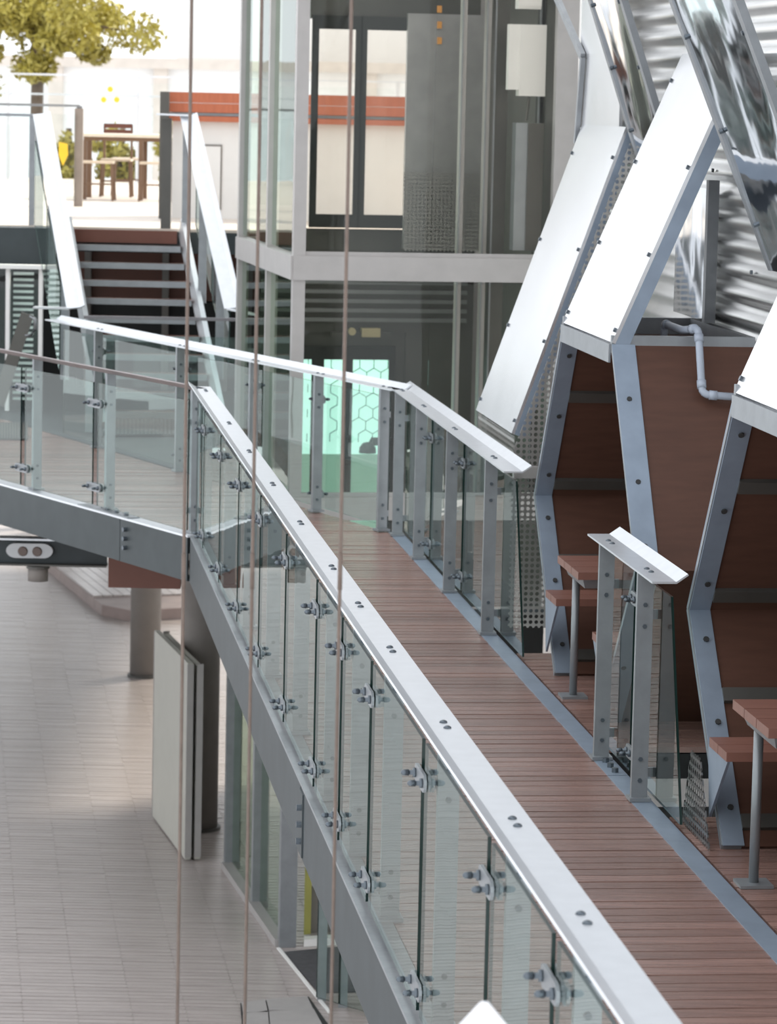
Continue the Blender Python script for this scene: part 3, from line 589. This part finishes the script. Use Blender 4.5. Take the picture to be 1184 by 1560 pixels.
b=gb('far glass balustrade along the back of the terrace',V((-14,51,ZU)),V((2,51,ZU)),1.62,9,(1.32,1.62),m_=railm)
for x,y in ((168,136),(158,152),(178,152)): P=D(x,y,50.9); obj('yellow_disc',MB().tube([P,P-V((0,.01,0))],.045,14),yel,b)
pX=D(120,240,39.6).x
b=gb('terrace balustrade with dark end post beside the cafe table',V((-12,37.5,ZU)),V((pX,39.6,ZU)),1.2,6,(1.2,))
P=D(96,232,39.0); obj('yellow_sticker',MB().prism([P+V((-.05,0,.12)),P+V((.05,0,.1)),P+V((.06,0,-.03)),P+V((0,0,-.16)),P+V((-.05,0,-.03))],V((0,.01,0))),yel,b)
obj('end_post',MB().ab(pX-.05,pX+.05,39.55,39.65,ZU,ZU+1.17),mat('taupe post',(.25,.21,.18),.5),b)
gb('terrace edge balustrade above the glazed shopfront',V((-6.5,33.7,ZU)),V((D(50,170,33.7).x,33.7,ZU)),1.12,6,(1.12,))
# planting and town beyond
def foliage(name,label,cat,c,rad,n,trunk=None,lm=leafm):
    t=thing(name,label,cat,V((c.x,c.y,trunk if trunk is not None else c.z-rad.z)))
    mb=MB(); blobs=[(V((random.gauss(0,.5),random.gauss(0,.5),random.gauss(0,.45))),random.uniform(.22,.4)) for _ in range(26)]
    for _ in range(n):
        q,r=random.choice(blobs); e=V((random.gauss(0,1),random.gauss(0,1),random.gauss(0,1))).normalized()*r*random.random()**.4; p=c+V(((q.x+e.x)*rad.x,(q.y+e.y)*rad.y,(q.z+e.z)*rad.z))
        a=V((random.gauss(0,1),random.gauss(0,1),random.gauss(0,1))).normalized()*random.uniform(.05,.11); b2=a.orthogonal().normalized()*.035; b2.rotate(Matrix.Rotation(random.random()*6,3,a.normalized()))
        mb.add([p-a,p+b2,p+a,p-b2],[(0,1,2,3)])
    obj('foliage',mb,lm,t,kind='stuff')
    if trunk is not None:
        obj('trunk',MB().tube([(c.x,c.y,trunk),(c.x+.1,c.y,c.z-rad.z*.5),(c.x-.1,c.y,c.z+rad.z*.3)],[.16,.11,.03]),bark,t)
        for k in range(9):
            q=blobs[k][0]; obj('branch',MB().tube([(c.x+.05,c.y,c.z-rad.z*.6+.1*k),(c.x+q.x*rad.x*.5,c.y+q.y*rad.y*.5,c.z+q.z*rad.z*.3),(c.x+q.x*rad.x,c.y+q.y*rad.y,c.z+q.z*rad.z)],[.05,.035,.012],6),bark,t)
foliage('tree','olive leaved tree rising behind the terrace balustrade','tree',D(50,30,60),V((1.55,1.5,1.15)),9000,-3.8)
for x,lb_ in ((182,'yellow green shrub behind the cafe stools'),(264,'yellow green shrub behind the table end'),(100,'yellow green shrub beyond the terrace end post')): foliage('shrub',lb_,'shrub',D(x,248,53),V((.36,.4,.42)),1300,-3.8)
bd=thing('white_building','pale sunlit building with pilasters beyond the terrace','building',(-4,95,-4))
obj('facade',MB().ab(-30,14,95,105,-4,3.9),white,bd); obj('cornice',MB().ab(-30,14,94.6,105,3.9,4.2),upm,bd); obj('upper_storey',MB().ab(-6.5,14,97,105,4.2,9),white,bd)
for k in range(14): obj('pilaster',MB().ab(-28+3*k,-27.6+3*k,94.75,95,-4,3.9),upm,bd)
for k in range(10): obj('window',MB().ab(-26.6+3*k,-25+3*k,94.95,95.02,.5,2.8),mat('pale pane',(.8,.83,.82),.2),bd)

# ------------------------------------------------------------------ lower level
def column(px,py,label,r,ztop):
    c=G(px,py,ZP); t=thing('round_column',label,'column',c,'concrete columns')
    obj('shaft',MB().tube([c+ZZ*.0,V((c.x,c.y,ztop))],r,28),conc,t,True); obj('collar',MB().tube([c,c+ZZ*.03],r+.03,28),darkg,t); return c
column(221,1030,'round concrete column under the rust brown box',.185,-.75)
column(302,1262,'round concrete column behind the white door leaves',.185,-.4)
column(58,1500-620+4,'short pipe like column head under the lamp beam',.13,-.7) if False else None
P=D(58,872,27.2); t=thing('drain_stub','short grey drain stub hanging below the lamp beam','pipe',P); obj('pipe',MB().tube([P-ZZ*.07,P+ZZ*.055],.085,20),conc,t,True); obj('collar',MB().tube([P+ZZ*.038,P+ZZ*.058],.1,20),darkg,t)
b=thing('lamp_beam','grey steel beam under the landing with a bright top flange','beam',D(60,860,27.2)); z0=D(60,858,27.2).z; z1=D(60,822,27.2).z; xa=-4.2; xb=D(163,858,27.2).x
obj('web',MB().ab(xa,xb,27.2,27.22,z0,z1),girdm,b); obj('top_flange',MB().ab(xa,xb-.3,27.12,27.3,z1,z1+.015),railm,b); obj('bottom_flange',MB().ab(xa,xb,27.12,27.3,z0-.015,z0),darkg,b)
P=D(45,839,27.15); l_=thing('bulkhead_lamp','oval grey twin bulkhead lamp on the beam under the landing','lamp',P-ZZ*.06)
pts=[V((P.x+math.copysign(.11,math.cos(a))+.085*math.cos(a),27.19,P.z+.062*math.sin(a))) for a in [k*math.pi/12 for k in range(24)]]
obj('housing',MB().prism(pts,V((0,-.05,0))),mat('lamp grey',(.45,.46,.47),.4,.3),l_)
for x in (-.055,.065): obj('lens',MB().tube([(P.x+x,27.145,P.z-.005),(P.x+x,27.125,P.z-.005)],[.045,.035],16),mat('brown lens',(.10,.06,.045),.2),l_)
bx=thing('rust_box','rust brown panelled box under the landing girder','box',D(212,896,26)); z0=D(212,896,26).z; xa=D(165,880,26).x; xb=D(275,880,26).x
obj('front_panel',MB().ab(xa,xb,26,26.03,z0,-.33),rust,bx); obj('side_panel',MB().prism([V((xa,26.01,z0)),V((xa-.12,27.5,z0+.12)),V((xa-.12,27.5,-.4)),V((xa,26.01,-.33))],V((.02,0,0))),redw,bx); obj('bottom_panel',MB().ab(xa,xb,26.03,27.5,z0,z0+.02),rust,bx)
# white door leaves
a=G(232,1245,ZP); c=G(282,1312,ZP); dd=(c-a).normalized(); nn=V((dd.y,-dd.x,0)); nn=nn if nn.x>0 else -nn
for k in range(2):
    l_=thing('door_leaf',('white door leaf standing folded open in front of the column','second white door leaf folded behind the first')[k],'door',a+nn*.09*k+dd*.6); o_=nn*(.09*k)+ZZ*.015
    obj('panel',MB().hexa([a+o_,c+o_,c+o_+nn*.05,a+o_+nn*.05]+[p+ZZ*(1.83-.03*k) for p in (a+o_,c+o_,c+o_+nn*.05,a+o_+nn*.05)]),mat('beige grey door',(.46,.45,.40),.5,0,.04),l_)
    for q in (a,c): obj('edge_strip',MB().box(q+o_+nn*.025+ZZ*.92,dd*.008,nn*.03,ZZ*.9),towerm,l_)
# glass facade below the walkway
a=G(345,1322,ZP); c=G(428,1442,ZP); dd=(c-a).normalized(); nn=V((-dd.y,dd.x,0)); nn=nn if nn.x>0 else -nn; L=(c-a).length
f_=thing('lower_glass_front','green glazed shopfront with grey frames on the plaza under the walkway','shopfront',(a+c)/2); zt_=-1.06
for t in (0,(G(382,1382,ZP)-a).dot(dd),L): obj('mullion',MB().box(a+dd*t+ZZ*((zt_-ZP)/2)+nn*.05,dd*.04,nn*.07,ZZ*((zt_-ZP)/2)),steel,f_)
t1_=(G(382,1382,ZP)-a).dot(dd)
for q0,q1 in ((.05,t1_-.05),(t1_+.05,L-.05)): obj('pane',MB().box(a+dd*(q0+q1)/2+nn*.05+ZZ*((zt_-ZP)/2),dd*(q1-q0)/2,nn*.006,ZZ*((zt_-ZP)/2-.06)),ggrn,f_)
obj('sill',MB().box(a+dd*L/2+ZZ*.03,dd*L/2,nn*.05,ZZ*.03),towerm,f_); obj('back_wall',MB().box(a+dd*L/2+nn*.9+ZZ*1.36,dd*(L/2-.1),nn*.02,ZZ*1.34),mat('olive interior',(.16,.17,.09),.6),f_)
e=G(492,1438,ZP); r_=(e-c).normalized()
f_=thing('entrance','dark entrance with white threshold and yellow jamb','doorway',c); obj('threshold',MB().box(c+r_*1.05+ZZ*.03,r_*.85,V((0,.06,0)),ZZ*.03),white,f_); obj('recess',MB().box(c+r_*1.3+V((0,.9,0))+ZZ*1.36,r_*1.0,V((0,.02,0)),ZZ*1.34),dark,f_)
obj('inner_jamb',MB().box(c+r_*.22+V((0,.3,0))+ZZ*1.36,r_*.03,V((0,.03,0)),ZZ*1.34),mat('olive yellow jamb',(.45,.42,.12),.5),f_); obj('kick_panel',MB().box(c+r_*.34+V((0,.4,0))+ZZ*.2,r_*.1,V((0,.02,0)),ZZ*.2),conc,f_)
q=[G(432,1452,ZP),G(560,1440,ZP),G(560,1512,ZP),G(486,1514,ZP)]; m_=thing('floor_mat','large charcoal mat with white border at the plaza entrance','mat',q[0]); obj('base',MB().prism([p+ZZ*.004 for p in q],ZZ*.008),matm,m_)
obj('border',MB().bar(G(424,1446,ZP)+ZZ*.01,G(503,1545,ZP)+ZZ*.01,V((1,0,0)),.03,.01),white,m_)
pv=obj('floor',MB().prism([p+ZZ*.002 for p in (G(366,1529,ZP),G(470,1519,ZP),G(520,1590,ZP),G(372,1600,ZP))],ZZ*.004),dark); tag(pv,'grey paved strip beside the plaza entrance mat','paving',kind='structure')
for x0,x1,x2,x3,y0,y1 in ((368,404,408,371,1530,1545),(406,468,478,410,1525,1542),(371,408,412,373,1547,1590),(410,478,505,414,1544,1590)):
    obj('paver',MB().prism([G(x0,y0,ZP)+ZZ*.006,G(x1,y0-4,ZP)+ZZ*.006,G(x2,y1,ZP)+ZZ*.006,G(x3,y1,ZP)+ZZ*.006],ZZ*.012),pave,pv)
b=thing('plaza_balustrade','low glass balustrade seen under the walkway girder beside the mat','balustrade',G(492,1530,ZP)); A_=G(490,1525,ZP); B_=G(640,1570,ZP); d_=(B_-A_).normalized(); nn=V((d_.y,-d_.x,0))
for t in (0,.22,.5,.8): obj('post',MB().box(A_+d_*t*(B_-A_).length+ZZ*.55,V((.035,0,0)),V((0,.015,0)),ZZ*.55),steel,b)
Lx=(B_-A_).length
for t0_,t1_ in ((0.02,.25),(.26,.7)):
    mb=MB(); q=[A_+d_*t*Lx+nn*.07+ZZ*z for t,z in ((t0_,.05),(t1_,.05),(t1_,1.0),(t0_,1.0))]; mb.slab(q,nn*.012); obj('glass_panel',mb,[glass,gedge,gedge],b)
# raised timber platform far across the plaza
pts=[G(x,y,ZP) for x,y in ((40,850),(75,872),(155,938),(200,947),(330,940),(330,850))]
pl=thing('timber_platform','low raised timber platform beyond the concrete column','platform',pts[2]); obj('fascia',MB().prism(pts,ZZ*.15),mat('grey brown timber',(.30,.23,.21),.5,0,.2,4),pl)
e=(pts[2]-pts[1]).normalized(); n_=V((-e.y,e.x,0)); n_=n_ if n_.x>0 else -n_
for k in range(14):
    o_=pts[1]+n_*(.14*k+.01)+ZZ*.15; obj('board',MB().prism([o_-e*1.2,o_+e*3.4,o_+e*3.4+n_*.13,o_-e*1.2+n_*.13],ZZ*.025),plazam,pl)

# ------------------------------------------------------------------ foreground
for x0,x1,Y,lb_ in ((293,262,9.0,'thin brown steel cable passing the end of the white rail'),(400,368,9.0,'thin brown steel cable hanging in front of the lift tower corner'),(537,506,8.6,'thin brown steel cable crossing the lift door and the girder')):
    a=D(x0,-60,Y); c=D(x1,1640,Y); t=thing('steel_cable',lb_,'cable',c,'hanging steel cables'); c2=V((a.x,a.y,c.z-1.5))
    obj('strand',MB().tube([V((a.x,a.y,7)),c2],.0048,8),rope,t,True)
    mid=D(x0*.45+x1*.55,870,Y); obj('swage_sleeve',MB().tube([V((a.x,a.y,mid.z-.05)),V((a.x,a.y,mid.z+.05))],.0062,8),rope,t,True)
P=D(738,1527,6.2); t=thing('parasol_tip','white pointed canopy tip rising beside the walkway balustrade','parasol',P-ZZ*.6)
obj('canopy',MB().tube([P,P-ZZ*.012,P-ZZ*.08,P-ZZ*.35],[.008,.018,.075,.33],10),mat('white canvas',(.85,.85,.93),.7),t,True); obj('pole',MB().tube([P-ZZ*2.6,P-ZZ*.03],.02,10),steel,t)
